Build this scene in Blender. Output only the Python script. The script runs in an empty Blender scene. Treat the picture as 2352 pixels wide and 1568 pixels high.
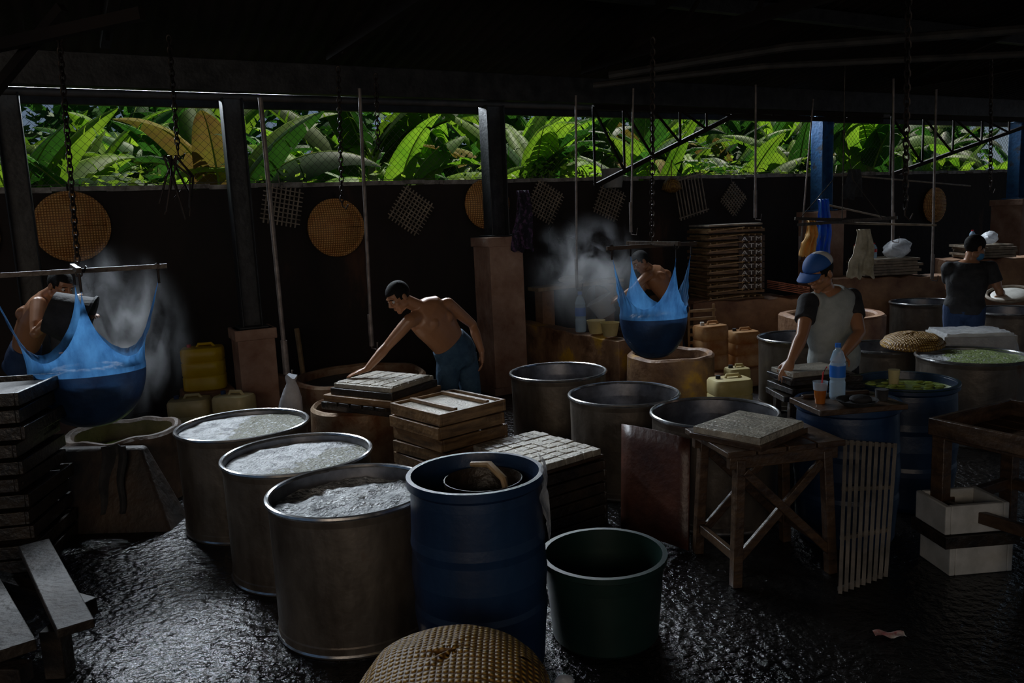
import bpy, math, random
from mathutils import Vector as V, Matrix, Euler, noise
rnd=random.Random(7)
SC=bpy.context.scene
COL=SC.collection
SC.view_settings.view_transform='Standard'
# ------------------------------------------------------------------ materials
def M(name,c1,c2=None,rough=.6,metal=0,scale=6,stretch=(1,1,1),bump=0,bscale=30,c3=None,transl=0,spec=.5,rough2=None,lo=.35,hi=.65,alpha=1,trans=0,coat=0):
    m=bpy.data.materials.new(name);m.use_nodes=True;nt=m.node_tree;N=nt.nodes;Lk=nt.links.new
    bs=N['Principled BSDF'];out=N['Material Output']
    tc=N.new('ShaderNodeTexCoord');mp=N.new('ShaderNodeMapping');mp.inputs['Scale'].default_value=stretch
    Lk(tc.outputs['Object'],mp.inputs['Vector'])
    nz=N.new('ShaderNodeTexNoise');nz.inputs['Scale'].default_value=scale;nz.inputs['Detail'].default_value=6;nz.inputs['Roughness'].default_value=.62
    Lk(mp.outputs[0],nz.inputs['Vector'])
    cr=N.new('ShaderNodeValToRGB');e=cr.color_ramp.elements
    c2=c2 or c1
    e[0].position=lo;e[0].color=(*c1,1);e[1].position=hi;e[1].color=(*c2,1)
    if c3: x=e.new(min(.98,hi+.12));x.color=(*c3,1)
    Lk(nz.outputs['Fac'],cr.inputs[0]);Lk(cr.outputs[0],bs.inputs['Base Color'])
    bs.inputs['Roughness'].default_value=rough;bs.inputs['Metallic'].default_value=metal
    bs.inputs['Specular IOR Level'].default_value=spec
    if rough2 is not None:
        mr=N.new('ShaderNodeMapRange');mr.inputs[3].default_value=rough;mr.inputs[4].default_value=rough2;mr.inputs[1].default_value=.35;mr.inputs[2].default_value=.65
        Lk(nz.outputs['Fac'],mr.inputs[0]);Lk(mr.outputs[0],bs.inputs['Roughness'])
    if bump:
        n2=N.new('ShaderNodeTexNoise');n2.inputs['Scale'].default_value=bscale;n2.inputs['Detail'].default_value=5
        Lk(tc.outputs['Object'],n2.inputs['Vector'])
        bp=N.new('ShaderNodeBump');bp.inputs['Strength'].default_value=bump;bp.inputs['Distance'].default_value=.02
        Lk(n2.outputs['Fac'],bp.inputs['Height']);Lk(bp.outputs[0],bs.inputs['Normal'])
    if transl:
        tr=N.new('ShaderNodeBsdfTranslucent');Lk(cr.outputs[0],tr.inputs[0]);mx=N.new('ShaderNodeMixShader');mx.inputs[0].default_value=transl
        Lk(bs.outputs[0],mx.inputs[1]);Lk(tr.outputs[0],mx.inputs[2]);Lk(mx.outputs[0],out.inputs[0])
    if alpha<1: bs.inputs['Alpha'].default_value=alpha
    if trans: bs.inputs['Transmission Weight'].default_value=trans
    return m
def wovenM(name,c1,c2,sc=55):
    m=M(name,c1,c2,rough=.5,scale=9,lo=.3,hi=.7);nt=m.node_tree;N=nt.nodes;Lk=nt.links.new;bs=N['Principled BSDF']
    tc=N['Texture Coordinate'];ws=[]
    for d in ('X','Y'):
        w=N.new('ShaderNodeTexWave');w.bands_direction=d;w.inputs['Scale'].default_value=sc/4.5;w.inputs['Distortion'].default_value=.8;Lk(tc.outputs['Object'],w.inputs['Vector']);ws.append(w)
    mu=N.new('ShaderNodeMath');mu.operation='MULTIPLY';Lk(ws[0].outputs['Fac'],mu.inputs[0]);Lk(ws[1].outputs['Fac'],mu.inputs[1])
    cr=N['Color Ramp'];mx=N.new('ShaderNodeMix');mx.data_type='RGBA';mx.blend_type='MULTIPLY';mx.inputs[0].default_value=1
    r2=N.new('ShaderNodeValToRGB');r2.color_ramp.elements[0].color=(.3,.22,.15,1);r2.color_ramp.elements[1].position=.55
    Lk(mu.outputs[0],r2.inputs[0]);Lk(cr.outputs[0],mx.inputs[6]);Lk(r2.outputs[0],mx.inputs[7]);Lk(mx.outputs[2],bs.inputs['Base Color'])
    bp=N.new('ShaderNodeBump');bp.inputs['Strength'].default_value=.9;bp.inputs['Distance'].default_value=.008;Lk(mu.outputs[0],bp.inputs['Height']);Lk(bp.outputs[0],bs.inputs['Normal'])
    return m
steel=M('weathered_steel',(.055,.042,.032),(.17,.145,.12),rough=.34,metal=.55,scale=3.5,stretch=(1,1,.4),bump=.25,bscale=14,c3=(.13,.06,.028),rough2=.55,lo=.3,hi=.6)
steelin=M('inner_steel',(.10,.10,.11),(.26,.26,.28),rough=.28,metal=.7,scale=6,rough2=.45)
rimM=M('polished_rim',(.4,.4,.41),(.7,.7,.7),rough=.2,metal=.9,scale=20)
rust=M('rusty_steel',(.16,.06,.02),(.34,.24,.15),rough=.5,metal=.3,scale=5,bump=.3,c3=(.4,.22,.03))
blackst=M('painted_dark_steel',(.012,.014,.016),(.04,.042,.045),rough=.5,metal=.2,scale=8,bump=.2)
bluest=M('chipped_blue_steel',(.012,.06,.17),(.025,.12,.3),rough=.5,scale=6,c3=(.05,.045,.04),bump=.2,hi=.55)
bluepl=M('blue_plastic',(.005,.018,.052),(.011,.036,.095),rough=.35,scale=3,stretch=(1,1,.3),c3=(.08,.10,.12),lo=.4,hi=.66,bump=.08)
greenpl=M('dark_green_plastic',(.005,.018,.014),(.008,.026,.021),rough=.35,scale=4)
wood=M('wet_dark_wood',(.028,.015,.008),(.08,.045,.022),rough=.42,scale=5,stretch=(1,1,5),bump=.4,bscale=25)
wood2=M('crate_wood',(.09,.048,.02),(.28,.165,.075),rough=.42,scale=5,stretch=(1,1,6),bump=.4,bscale=25)
blackwd=M('soaked_black_wood',(.010,.008,.006),(.04,.027,.016),rough=.38,scale=6,bump=.4)
plankM=M('worn_wet_plank',(.012,.009,.007),(.045,.034,.026),rough=.6,scale=6,bump=.5,spec=.25)
bamboo=M('bamboo',(.28,.17,.07),(.5,.34,.17),rough=.5,scale=8)
bamboodk=M('old_bamboo',(.14,.115,.085),(.38,.31,.23),rough=.6,scale=8)
greywd=M('grey_slat_wood',(.05,.045,.038),(.15,.13,.11),rough=.5,scale=8)
wicker=wovenM('woven_bamboo',(.8,.36,.10),(1.0,.6,.2))
wicker2=wovenM('yellow_wicker',(.36,.2,.025),(.5,.3,.05),70)
white=M('curd_white',(.62,.6,.54),(.82,.8,.74),rough=.45,scale=10,bump=.25,bscale=60)
tofu=M('tofu',(.24,.215,.17),(.46,.415,.335),rough=.3,scale=12,bump=.5,bscale=60)
styro=M('styrofoam',(.36,.36,.34),(.52,.52,.5),rough=.7,scale=8)
conc=M('stained_concrete',(.18,.08,.045),(.45,.26,.14),rough=.6,scale=3,bump=.6,bscale=18,c3=(.45,.32,.08))
conc2=M('brown_grey_concrete',(.22,.11,.07),(.40,.26,.19),rough=.75,scale=3.5,bump=.6,bscale=16,c3=(.5,.46,.42))
concL=M('wet_stone',(.05,.035,.025),(.15,.10,.07),rough=.55,scale=3.5,bump=.7,bscale=16,c3=(.3,.2,.12))
concdk=M('sooty_concrete',(.010,.008,.007),(.05,.028,.016),rough=.6,scale=3,bump=.6,bscale=14,c3=(.16,.07,.03))
concye=M('ochre_concrete',(.12,.055,.028),(.38,.22,.12),rough=.5,scale=2.8,bump=.6,bscale=16,c3=(.7,.4,.04),hi=.56)
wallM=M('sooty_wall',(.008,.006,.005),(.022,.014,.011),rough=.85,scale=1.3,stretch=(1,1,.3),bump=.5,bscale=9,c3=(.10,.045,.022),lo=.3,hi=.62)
capM=M('wall_coping',(.12,.11,.1),(.4,.38,.35),rough=.9,scale=8,bump=.6)
roofM=M('roof_sheet',(.005,.004,.0035),(.022,.015,.012),rough=.75,metal=.1,scale=.8,spec=.2)
yel=M('yellow_jerrycan',(.85,.55,.01),(.95,.7,.03),rough=.35,scale=4,transl=.3)
cream=M('milky_plastic',(.55,.45,.2),(.75,.65,.36),rough=.35,scale=4,transl=.25)
brownj=M('amber_jerrycan',(.36,.13,.03),(.62,.38,.18),rough=.35,scale=5,transl=.2)
redpl=M('red_plastic',(.5,.02,.02),rough=.4)
skin=M('tan_skin',(.34,.16,.08),(.40,.19,.10),rough=.34,scale=3,bump=.04)
hairM=M('black_hair',(.004,.0035,.003),(.01,.009,.008),rough=.75,scale=60,bump=.3,bscale=120,spec=.2)
eyeW=M('eye_white',(.6,.58,.55),rough=.2);eyeB=M('iris',(.01,.006,.004),rough=.1)
denim=M('blue_shorts',(.02,.06,.12),(.04,.1,.17),rough=.8,scale=20,bump=.4,bscale=30)
shirtG=M('grey_shirt',(.30,.33,.32),(.40,.43,.42),rough=.85,scale=10,bump=.3,bscale=20)
navy=M('navy_cloth',(.01,.03,.09),(.02,.05,.13),rough=.85,scale=12,bump=.3)
blk=M('black_cloth',(.012,.012,.014),(.03,.03,.032),rough=.85,scale=12,bump=.3)
capB=M('blue_cap_cloth',(.015,.08,.3),(.02,.1,.36),rough=.7);capW=M('white_cap_cloth',(.65,.65,.65),rough=.8)
blueCl=M('blue_press_cloth',(.025,.09,.22),(.07,.22,.45),rough=.75,scale=9,stretch=(1,1,.4),transl=.5,bump=.3,bscale=60,alpha=.78,spec=.2)
wetCl=M('soaked_blue_cloth',(.008,.022,.06),(.018,.05,.12),rough=.4,scale=6,bump=.25,bscale=20,transl=.2)
curdM=M('dark_curd',(.02,.025,.03),(.06,.065,.05),rough=.5,scale=8,bump=.6)
yclo=M('yellow_cloth',(.6,.33,.08),(.75,.45,.14),rough=.7,transl=.2);gclo=M('dark_rag',(.02,.022,.025),(.06,.065,.07),rough=.9,bump=.4)
plasticbag=M('clear_bag',(.65,.68,.72),(.85,.87,.9),rough=.2,scale=12,bump=.6,bscale=25,alpha=.5)
petM=M('clear_bottle',(.45,.65,.85),(.55,.75,.9),rough=.08,alpha=.5);petcap=M('blue_label',(.02,.15,.6),rough=.3)
waterM=M('pouring_water',(.7,.75,.8),(.9,.92,.95),rough=.05,alpha=.4,scale=20,bump=.6)
teaM=M('iced_tea',(.35,.09,.01),(.45,.14,.02),rough=.1,trans=.2)
redtray=M('red_slat',(.35,.1,.05),(.45,.17,.09),rough=.6)
brownsh=M('reddish_panel',(.035,.012,.008),(.10,.035,.02),rough=.4,scale=3,bump=.2)
paint=M('white_paint',(.75,.75,.72),rough=.6)
chainM=M('chain_iron',(.012,.01,.009),(.05,.035,.03),rough=.5,metal=.6)
wire=M('fence_wire',(.05,.05,.045),(.1,.09,.08),rough=.6,metal=.3)
def foamM(name,mixpos,col=(.09,.09,.04)):
    m=M(name,(.12,.13,.14),(.52,.54,.55),rough=.35,scale=13,bump=1,bscale=55,lo=.38,hi=.58);nt=m.node_tree;N=nt.nodes;Lk=nt.links.new;bs=N['Principled BSDF'];cr=N['Color Ramp']
    tc=N['Texture Coordinate'];sx=N.new('ShaderNodeSeparateXYZ');Lk(tc.outputs['Object'],sx.inputs[0])
    nz=N.new('ShaderNodeTexNoise');nz.inputs['Scale'].default_value=5;nz.inputs['Detail'].default_value=8;Lk(tc.outputs['Object'],nz.inputs['Vector'])
    a=N.new('ShaderNodeMath');a.operation='MULTIPLY_ADD';a.inputs[1].default_value=.55;Lk(nz.outputs['Fac'],a.inputs[0]);Lk(sx.outputs[0],a.inputs[2])
    b=N.new('ShaderNodeMath');b.operation='MULTIPLY_ADD';b.inputs[1].default_value=-.35;Lk(sx.outputs[1],b.inputs[0]);Lk(a.outputs[0],b.inputs[2])
    vo=N.new('ShaderNodeTexVoronoi');vo.inputs['Scale'].default_value=30;Lk(tc.outputs['Object'],vo.inputs['Vector'])
    lt=N.new('ShaderNodeMath');lt.operation='LESS_THAN';lt.inputs[1].default_value=.3;Lk(vo.outputs['Distance'],lt.inputs[0])
    r=N.new('ShaderNodeMapRange');r.inputs[1].default_value=mixpos;r.inputs[2].default_value=mixpos+.02;Lk(b.outputs[0],r.inputs[0])
    sb=N.new('ShaderNodeMath');sb.operation='MULTIPLY_ADD';sb.use_clamp=True;sb.inputs[1].default_value=-.9;Lk(lt.outputs[0],sb.inputs[0]);Lk(r.outputs[0],sb.inputs[2])
    mx=N.new('ShaderNodeMix');mx.data_type='RGBA';Lk(sb.outputs[0],mx.inputs[0]);Lk(cr.outputs[0],mx.inputs[6]);mx.inputs[7].default_value=(*col,1);Lk(mx.outputs[2],bs.inputs['Base Color'])
    return m
foam1=foamM('froth_half',.22);foam2=foamM('froth_third',.32);foam3=foamM('froth_full',3.0);foam4=foamM('whey_green',.12,(.2,.27,.07))
whey=M('whey',(.22,.28,.05),(.45,.6,.15),rough=.15,scale=12,bump=.3)
# ------------------------------------------------------------------ mesh builder
def basis(d):
    d=V(d).normalized();a=V((0,0,1)) if abs(d.z)<.95 else V((1,0,0))
    x=d.cross(a).normalized();y=x.cross(d).normalized();return x,y,d
class B:
    def __init__(s): s.v=[];s.f=[];s.m=[]
    def add(s,vs,fs,m=0):
        n=len(s.v);s.v+=[V(q) for q in vs];s.f+=[[i+n for i in q] for q in fs];s.m+=[m]*len(fs);return s
    def box(s,c,sz,m=0,r=(0,0,0),R=None):
        R=R or Euler([math.radians(a) for a in r]).to_matrix();h=V(sz)/2
        vs=[V(c)+R@V((x*h.x,y*h.y,z*h.z)) for x in(-1,1) for y in(-1,1) for z in(-1,1)]
        return s.add(vs,[(0,1,3,2),(4,6,7,5),(0,4,5,1),(2,3,7,6),(0,2,6,4),(1,5,7,3)],m)
    def beam(s,p0,p1,w,h,m=0):
        p0=V(p0);p1=V(p1);x,y,d=basis(p1-p0);R=Matrix((x,d,y)).transposed()
        return s.box((p0+p1)/2,(w,(p1-p0).length,h),m,R=R)
    def rings(s,rs,m=0,cap=True,loop=False):
        n=len(rs[0]);vs=[p for r in rs for p in r];fs=[]
        for i in range(len(rs)-(0 if loop else 1)):
            for j in range(n):
                k=(j+1)%n;i2=(i+1)%len(rs);fs.append((i*n+j,i*n+k,i2*n+k,i2*n+j))
        if cap and not loop: fs.append(tuple(range(n))[::-1]);fs.append(tuple((len(rs)-1)*n+j for j in range(n)))
        return s.add(vs,fs,m)
    def cyl(s,p0,p1,r0,r1=None,m=0,n=12):
        return s.tube([p0,p1],[r0,r0 if r1 is None else r1],m,n)
    def tube(s,pts,r,m=0,n=8,cap=True):
        pts=[V(p) for p in pts];rs=[]
        if not hasattr(r,'__len__'): r=[r]*len(pts)
        for i,p in enumerate(pts):
            d=pts[min(i+1,len(pts)-1)]-pts[max(i-1,0)];x,y,_=basis(d)
            rs.append([p+(x*math.cos(2*math.pi*j/n)+y*math.sin(2*math.pi*j/n))*r[i] for j in range(n)])
        return s.rings(rs,m,cap)
    def lathe(s,prof,c=(0,0,0),m=0,n=40,R=None,ms=None,cap=False):
        R=R or Matrix.Identity(3);c=V(c)
        for k in range(len(prof)-1):
            rs=[[c+R@V((r*math.cos(2*math.pi*j/n),r*math.sin(2*math.pi*j/n),z)) for j in range(n)] for r,z in prof[k:k+2]]
            mm=ms[k] if ms else m
            if prof[k][0]<1e-5 or prof[k+1][0]<1e-5:
                a,b=(rs[0],rs[1]) if prof[k][0]<1e-5 else (rs[1],rs[0])
                s.add([a[0]]+b,[(0,1+(j+1)%n,1+j) if prof[k][0]>1e-5 else (0,1+j,1+(j+1)%n) for j in range(n)],mm)
            else: s.rings(rs,mm,False)
        return s
    def ball(s,c,r,m=0,n=14,R=None):
        r=V((r,r,r)) if not hasattr(r,'__len__') else V(r);R=R or Matrix.Identity(3);c=V(c);rs=[]
        k=n//2+2
        for i in range(1,k):
            a=math.pi*i/k;rs.append([c+R@V((r.x*math.sin(a)*math.cos(2*math.pi*j/n),r.y*math.sin(a)*math.sin(2*math.pi*j/n),-r.z*math.cos(a))) for j in range(n)])
        return s.rings(rs,m,True)
    def torus(s,c,R0,r,m=0,n=32,k=6,R=None,sx=1):
        R=R or Matrix.Identity(3);c=V(c);rs=[]
        for i in range(n):
            a=2*math.pi*i/n
            rs.append([c+R@V(((R0+r*math.cos(b))*math.cos(a)*sx,(R0+r*math.cos(b))*math.sin(a),r*math.sin(b))) for b in [2*math.pi*j/k for j in range(k)]])
        return s.rings(rs,m,False,True)
    def grid(s,fn,nu,nv,m=0):
        vs=[fn(i/nu,j/nv) for i in range(nu+1) for j in range(nv+1)];w=nv+1
        return s.add(vs,[(i*w+j,(i+1)*w+j,(i+1)*w+j+1,i*w+j+1) for i in range(nu) for j in range(nv)],m)
    def chain(s,p0,p1,L=.045,r=.005,m=0):
        p0=V(p0);p1=V(p1);x,y,d=basis(p1-p0);n=max(2,int((p1-p0).length/(L*.72)))
        for i in range(n):
            a,b=(x,y) if i%2 else (y,x);R=Matrix((d,a,b)).transposed()
            s.torus(p0+(p1-p0)*(i+.5)/n,L*.32,r,m,10,5,R,sx=1.55)
        return s
    def build(s,name,mats,loc=(0,0,0),rz=0,rot=None,smooth=True,bevel=0,remesh=0,parent=None,sm=0,local=True,solid=0,ang=38):
        me=bpy.data.meshes.new(name);loc=V(loc)
        vs=s.v if local else [p-loc for p in s.v]
        me.from_pydata([tuple(p) for p in vs],[],s.f);me.update()
        if not hasattr(mats,'__len__'): mats=[mats]
        for q in mats: me.materials.append(q)
        me.polygons.foreach_set('material_index',s.m)
        if smooth:
            me.polygons.foreach_set('use_smooth',[True]*len(me.polygons))
            if not remesh: me.set_sharp_from_angle(angle=math.radians(ang))
        o=bpy.data.objects.new(name,me);COL.objects.link(o);o.location=loc
        o.rotation_euler=rot if rot else (0,0,math.radians(rz))
        if parent: o.parent=parent
        if solid: md=o.modifiers.new('thickness','SOLIDIFY');md.thickness=solid
        if bevel: md=o.modifiers.new('bevel','BEVEL');md.width=bevel;md.segments=2;md.limit_method='ANGLE'
        if remesh:
            md=o.modifiers.new('union','REMESH');md.mode='VOXEL';md.voxel_size=remesh;md.use_smooth_shade=True
            if sm: md=o.modifiers.new('smooth','SMOOTH');md.factor=.5;md.iterations=sm
        return o
def empty(name,loc=(0,0,0),rz=0):
    o=bpy.data.objects.new(name,None);COL.objects.link(o);o.location=loc;o.rotation_euler=(0,0,math.radians(rz));o.empty_display_size=.1;return o
# wall frame: s along the back wall, n towards the room
WO=V((0,10.6,0));WU=V((.8817,.4717,0));WN=V((.4717,-.8817,0))
WA=math.degrees(math.atan2(.4717,.8817))
def W(s,n,z): return WO+WU*s+WN*n+V((0,0,z))
# ------------------------------------------------------------------ camera
cd=bpy.data.cameras.new('camera');cd.sensor_width=36;cd.lens=36*1850/2352;cam=bpy.data.objects.new('camera',cd);COL.objects.link(cam)
cam.location=(0,0,1.9)
cam.rotation_mode='QUATERNION'
cam.rotation_quaternion=(Matrix.Rotation(math.radians(90-8.75),3,'X')@Matrix.Rotation(math.radians(-2.5),3,'Z')).to_quaternion()
SC.camera=cam
# ------------------------------------------------------------------ world + sun
w=bpy.data.worlds.new('sky');SC.world=w;w.use_nodes=True;nt=w.node_tree
sk=nt.nodes.new('ShaderNodeTexSky');sk.sky_type='HOSEK_WILKIE';sk.turbidity=4;sk.ground_albedo=.2
el,az=math.radians(58),math.radians(25)
sdir=V((math.sin(az)*math.cos(el),math.cos(az)*math.cos(el),math.sin(el)));sk.sun_direction=sdir
bg=nt.nodes['Background'];nt.links.new(sk.outputs[0],bg.inputs[0]);bg.inputs[1].default_value=.8
sl=bpy.data.lights.new('sun','SUN');sl.energy=6.0;sl.angle=.01;sl.color=(1,.95,.82);so=bpy.data.objects.new('sun',sl);COL.objects.link(so)
so.rotation_euler=(-sdir).to_track_quat('-Z','Y').to_euler();so.location=(4,14,12)
def area(name,loc,dirv,sx,sy,e,col,spread=180):
    l=bpy.data.lights.new(name,'AREA');l.shape='RECTANGLE';l.size=sx;l.size_y=sy;l.energy=e;l.color=col;l.spread=math.radians(spread);o=bpy.data.objects.new(name,l);COL.objects.link(o)
    o.location=loc;d=V(dirv).normalized();x=V((0,0,1)).cross(d)
    x=WU if x.length<.1 or name.startswith('eave') else x.normalized();z=-d;y=z.cross(x).normalized();x=y.cross(z);o.rotation_euler=Matrix((x,y,z)).transposed().to_euler()
for s0,e in((-4.5,65),(-.8,52),(2.9,45),(6.6,45),(10.2,45)): area('eave_backlight_fill',W(s0,.9,3.32),WN*1.5+V((0,0,-1)),3.2,.22,e,(.82,.91,1),70)  # added lamps hidden behind the roof beam, brightening the room from the back
area('front_fill',(-1,-4.5,2.9),(.05,1,-.22),7,1.6,42,(1,.82,.64),110)  # added unseen warm fill lamp behind the camera, lifts the front faces
# ------------------------------------------------------------------ shell
def floorM():
    m=M('wet_floor',(.003,.003,.0035),(.012,.011,.010),rough=.1,scale=1.6,rough2=.26,bump=1,bscale=21);bp=m.node_tree.nodes['Bump'];bp.inputs['Distance'].default_value=.03;bp.inputs['Strength'].default_value=.9
    return m
B().box((2,5,-.1),(34,26,.2)).build('floor',floorM(),smooth=False)
B().box((0,17,-.06),(60,16,.1)).build('ground_outside',M('soil',(.05,.035,.02),(.08,.06,.03)),loc=(4,5,-.02),smooth=False)
b=B()
for i in range(96):
    s0=-9+i*.25;z=2.35+.018*noise.noise(V((i*.7,0,0)));b.box((s0,0,z+.02),(.26,.2,.05+.03*noise.noise(V((i*.9,3,0)))),1,r=(0,noise.noise(V((i,1,1)))*4,0))
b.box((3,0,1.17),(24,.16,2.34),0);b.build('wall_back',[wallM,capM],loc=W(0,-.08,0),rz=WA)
# fence
b=B();sp=.085;h=.84
s0=-8
while s0<14:
    for d in(-1,1):
        b.beam((s0,0,0),(s0+d*h,0,h),.003,.003)
    s0+=sp
for zz in(.02,.83): b.beam((-8,0,zz),(14,0,zz),.006,.006)
b.build('chain_link_fence',wire,loc=W(0,-.1,2.40),rz=WA,smooth=False)
# roof
prof=[(-.5,3.28),(-.1,3.3367),(.45,3.4146),(1.9,3.62),(7,4.75),(12,3.6),(17,2.9)]
b=B();ns=900
for kk,(a,c) in enumerate(zip(prof[:-1],prof[1:])):
    vs=[];fs=[]
    for i in range(ns+1):
        s0=-12+i*27/ns;dz=.022*math.sin(i*math.pi/2.5)
        vs+= [W(s0,a[0],a[1]+dz),W(s0,c[0],c[1]+dz)]
    fs=[(2*i,2*i+2,2*i+3,2*i+1) for i in range(ns) if not(kk==1 and -4.0<-12+i*27/ns<-3.68)]
    b.add(vs,fs)
b.build('ceiling',roofM,smooth=True,ang=80)
def rbeam(name,s0,s1,n,z,w,h,m=blackst):
    B().beam(W(s0,n,z),W(s1,n,z),w,h).build(name,m,smooth=False,bevel=.006)
rbeam('roof_beam',-8,14,1.9,3.2,.12,.26)
rbeam('eave_beam',-8,14,0.0,3.235,.08,.08)
for n_,z_ in((3.2,3.82),(4.6,4.12),(6,4.42)): rbeam('roof_purlin',-9,14,n_,z_,.08,.14)
B().cyl(W(-8,1.5,3.08),W(14,1.5,3.12),.035,m=0).build('eave_pipe',M('grey_pipe',(.03,.028,.025),(.07,.06,.055),rough=.6),smooth=True)
for s0 in(-4.6,-2.79,-.07,4.9,9.45):
    b=B();b.beam(W(s0,2.0,3.4),W(s0,12,3.3),.07,.09);b.beam(W(s0,2.0,3.45),W(s0,7,4.6),.07,.09);b.beam(W(s0,12,3.4),W(s0,7,4.6),.07,.09)
    for k in range(5): b.beam(W(s0,2.4+k,3.35),W(s0,2.9+k,3.35+.22*(k+.9)),.03,.03)
    b.build('roof_truss',roofM,smooth=False)
b=B()
b.tube([(1.04,8,3.2),(2.6,7.5,3.3),(4.6,7.0,3.27),(8,6,3.2)],.04);b.tube([(.9,8.1,3.13),(2.4,7.6,3.16),(4.8,7.2,3.1),(8,6.4,3.0)],.03)
b.build('overhead_pipe',M('pale_pipe',(.02,.02,.02),(.06,.055,.05),rough=.5),smooth=True)
# columns
def column(xy,pt,wd=.17,pw=.38,m=blackst,name='steel_column'):
    b=B();h=3.07
    for dx in(-wd/2,wd/2): b.box((dx,0,(pt+h)/2),(.014,wd,h-pt),0)
    b.box((0,0,(pt+h)/2),(wd,.014,h-pt),0);b.box((0,0,pt+.01),(wd+.1,wd+.1,.02),0)
    b.box((0,0,pt/2),(pw,pw,pt),1);b.box((0,0,pt-.05),(pw+.04,pw+.04,.1),1)
    b.box((0,0,.04),(pw+.06,pw+.06,.08),1)
    b.build(name,[m,conc2],loc=(xy[0],xy[1],0),rz=WA,bevel=.012)
column((-2.45,7.56),.98,.17,.34);column((-.11,8.8),1.70,.2,.40)
column((4.33,11.2),1.80,.2,.42,bluest);column((8.35,13.35),1.84,.2,.5,bluest);column((-4.0,6.76),.9)
def bracket(s0,s1,z0,z1,n=1.9,k=5):
    b=B();A=W(s0,n,z0);C=W(s1,n,z1);T0=W(s0,n,3.04);T1=W(s1,n,3.04);b.beam(A,C,.045,.05);b.beam(T0,T1,.05,.05)
    for i in range(k):
        p=A.lerp(C,i/k);q=T0.lerp(T1,i/k);p2=A.lerp(C,(i+1)/k);b.beam(p,q,.025,.025);b.beam(q,p2,.022,.022)
    b.build('lattice_bracket',roofM,smooth=False)
bracket(.1,2.1,2.2,2.98);bracket(5.0,8.4,2.25,3.0);bracket(2.1,4.8,2.98,2.97,k=4)
b=B();b.beam((-3.4,4.6,2.75),(-2.6,4.4,3.6),.08,.1);b.beam((-3.2,5.0,2.1),(-3.05,4.9,3.6),.06,.06);b.beam((-3.5,4.7,2.85),(-1.8,4.3,3.0),.05,.06);b.beam((-3.3,4.8,2.35),(-2.3,4.5,3.1),.05,.05)
b.build('side_truss',roofM,smooth=False)
# hanging poles
pole=M('galvanised_pole',(.13,.11,.10),(.3,.26,.24),rough=.45,metal=.3,scale=10)
for a,c,r in [((-2.02,7.0,2.98),(-2.0,7.0,.62),.02),((-1.27,7.5,3.1),(-1.32,7.5,.76),.016),((.76,8.5,3.1),(.71,8.5,1.14),.012),((2.75,9,3.2),(2.75,9,1.78),.012),((4.24,9,3.2),(4.28,9,1.47),.012),((5.23,10,3.2),(5.26,10,.92),.014),((3.9,10.4,3.2),(3.75,10.4,1.2),.01),((1.3,8.2,3.1),(1.25,8.2,1.7),.01)]:
    b=B();b.cyl(a,c,r,m=0,n=10);c=V(c);b.cyl(c+V((0,0,.0)),c+V((0,0,.3)),r*1.45,n=10);b.tube([c,c+V((.0,0,-.02)),c+V((.05,-.03,-.03)),c+V((.06,-.03,.04))],r*.5)
    b.build('hanging_pole',pole)
for a,c in [((-2.72,5.25,3.3),(-2.76,5.2,1.74)),((-2.38,6.1,3.3),(-2.4,6.1,2.5)),((-1.35,7.0,3.2),(-1.4,7.0,2.1)),((1.17,6.4,3.2),(1.14,6.4,1.70)),((2.38,4.9,3.3),(2.4,4.9,1.85)),((-1.1,7.4,3.2),(-1.12,7.4,2.6)),((4.7,8.0,3.2),(4.75,8.0,2.0))]:
    b=B();b.chain(a,c,.055,.0055);c=V(c);b.tube([c,c+V((0,0,-.04)),c+V((.03,0,-.07)),c+V((.05,0,-.03))],.006)
    b.build('hanging_chain',chainM)
b=B()
for k in range(9):
    b.tube([(-2.42+.05*math.sin(k),6.0,2.45),(-2.38+.1*math.sin(k*2),6.0+.05*math.cos(k),2.3),(-2.42+.12*math.cos(k*1.7),6.0,2.15-.02*k)],.008)
b.build('knotted_rope',chainM)
# ------------------------------------------------------------------ vegetation
leafA=M('banana_leaf',(.06,.2,.008),(.26,.44,.03),rough=.55,scale=.9,transl=.6,lo=.3,hi=.7,spec=.3)
leafB=M('banana_leaf_dark',(.015,.07,.008),(.05,.17,.02),rough=.55,scale=.8,transl=.45,spec=.3)
leafY=M('banana_leaf_dry',(.16,.17,.02),(.16,.08,.03),rough=.8,scale=1.6,transl=.3,spec=.1)
stemM=M('banana_stem',(.1,.12,.03),(.25,.25,.08),rough=.6,scale=4)
ribM=M('leaf_rib',(.25,.38,.06),rough=.7,transl=.2,spec=.2)
for m_ in(leafA,leafB):
    nt=m_.node_tree;N=nt.nodes;cr=N['Color Ramp'];oi=N.new('ShaderNodeObjectInfo');hs=N.new('ShaderNodeHueSaturation');mr=N.new('ShaderNodeMapRange');mr.inputs[3].default_value=.4;mr.inputs[4].default_value=1.25
    nt.links.new(oi.outputs['Random'],mr.inputs[0]);nt.links.new(mr.outputs[0],hs.inputs['Value']);nt.links.new(cr.outputs[0],hs.inputs['Color'])
    nt.links.new(hs.outputs[0],N['Principled BSDF'].inputs['Base Color']);nt.links.new(hs.outputs[0],N['Translucent BSDF'].inputs[0])
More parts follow.
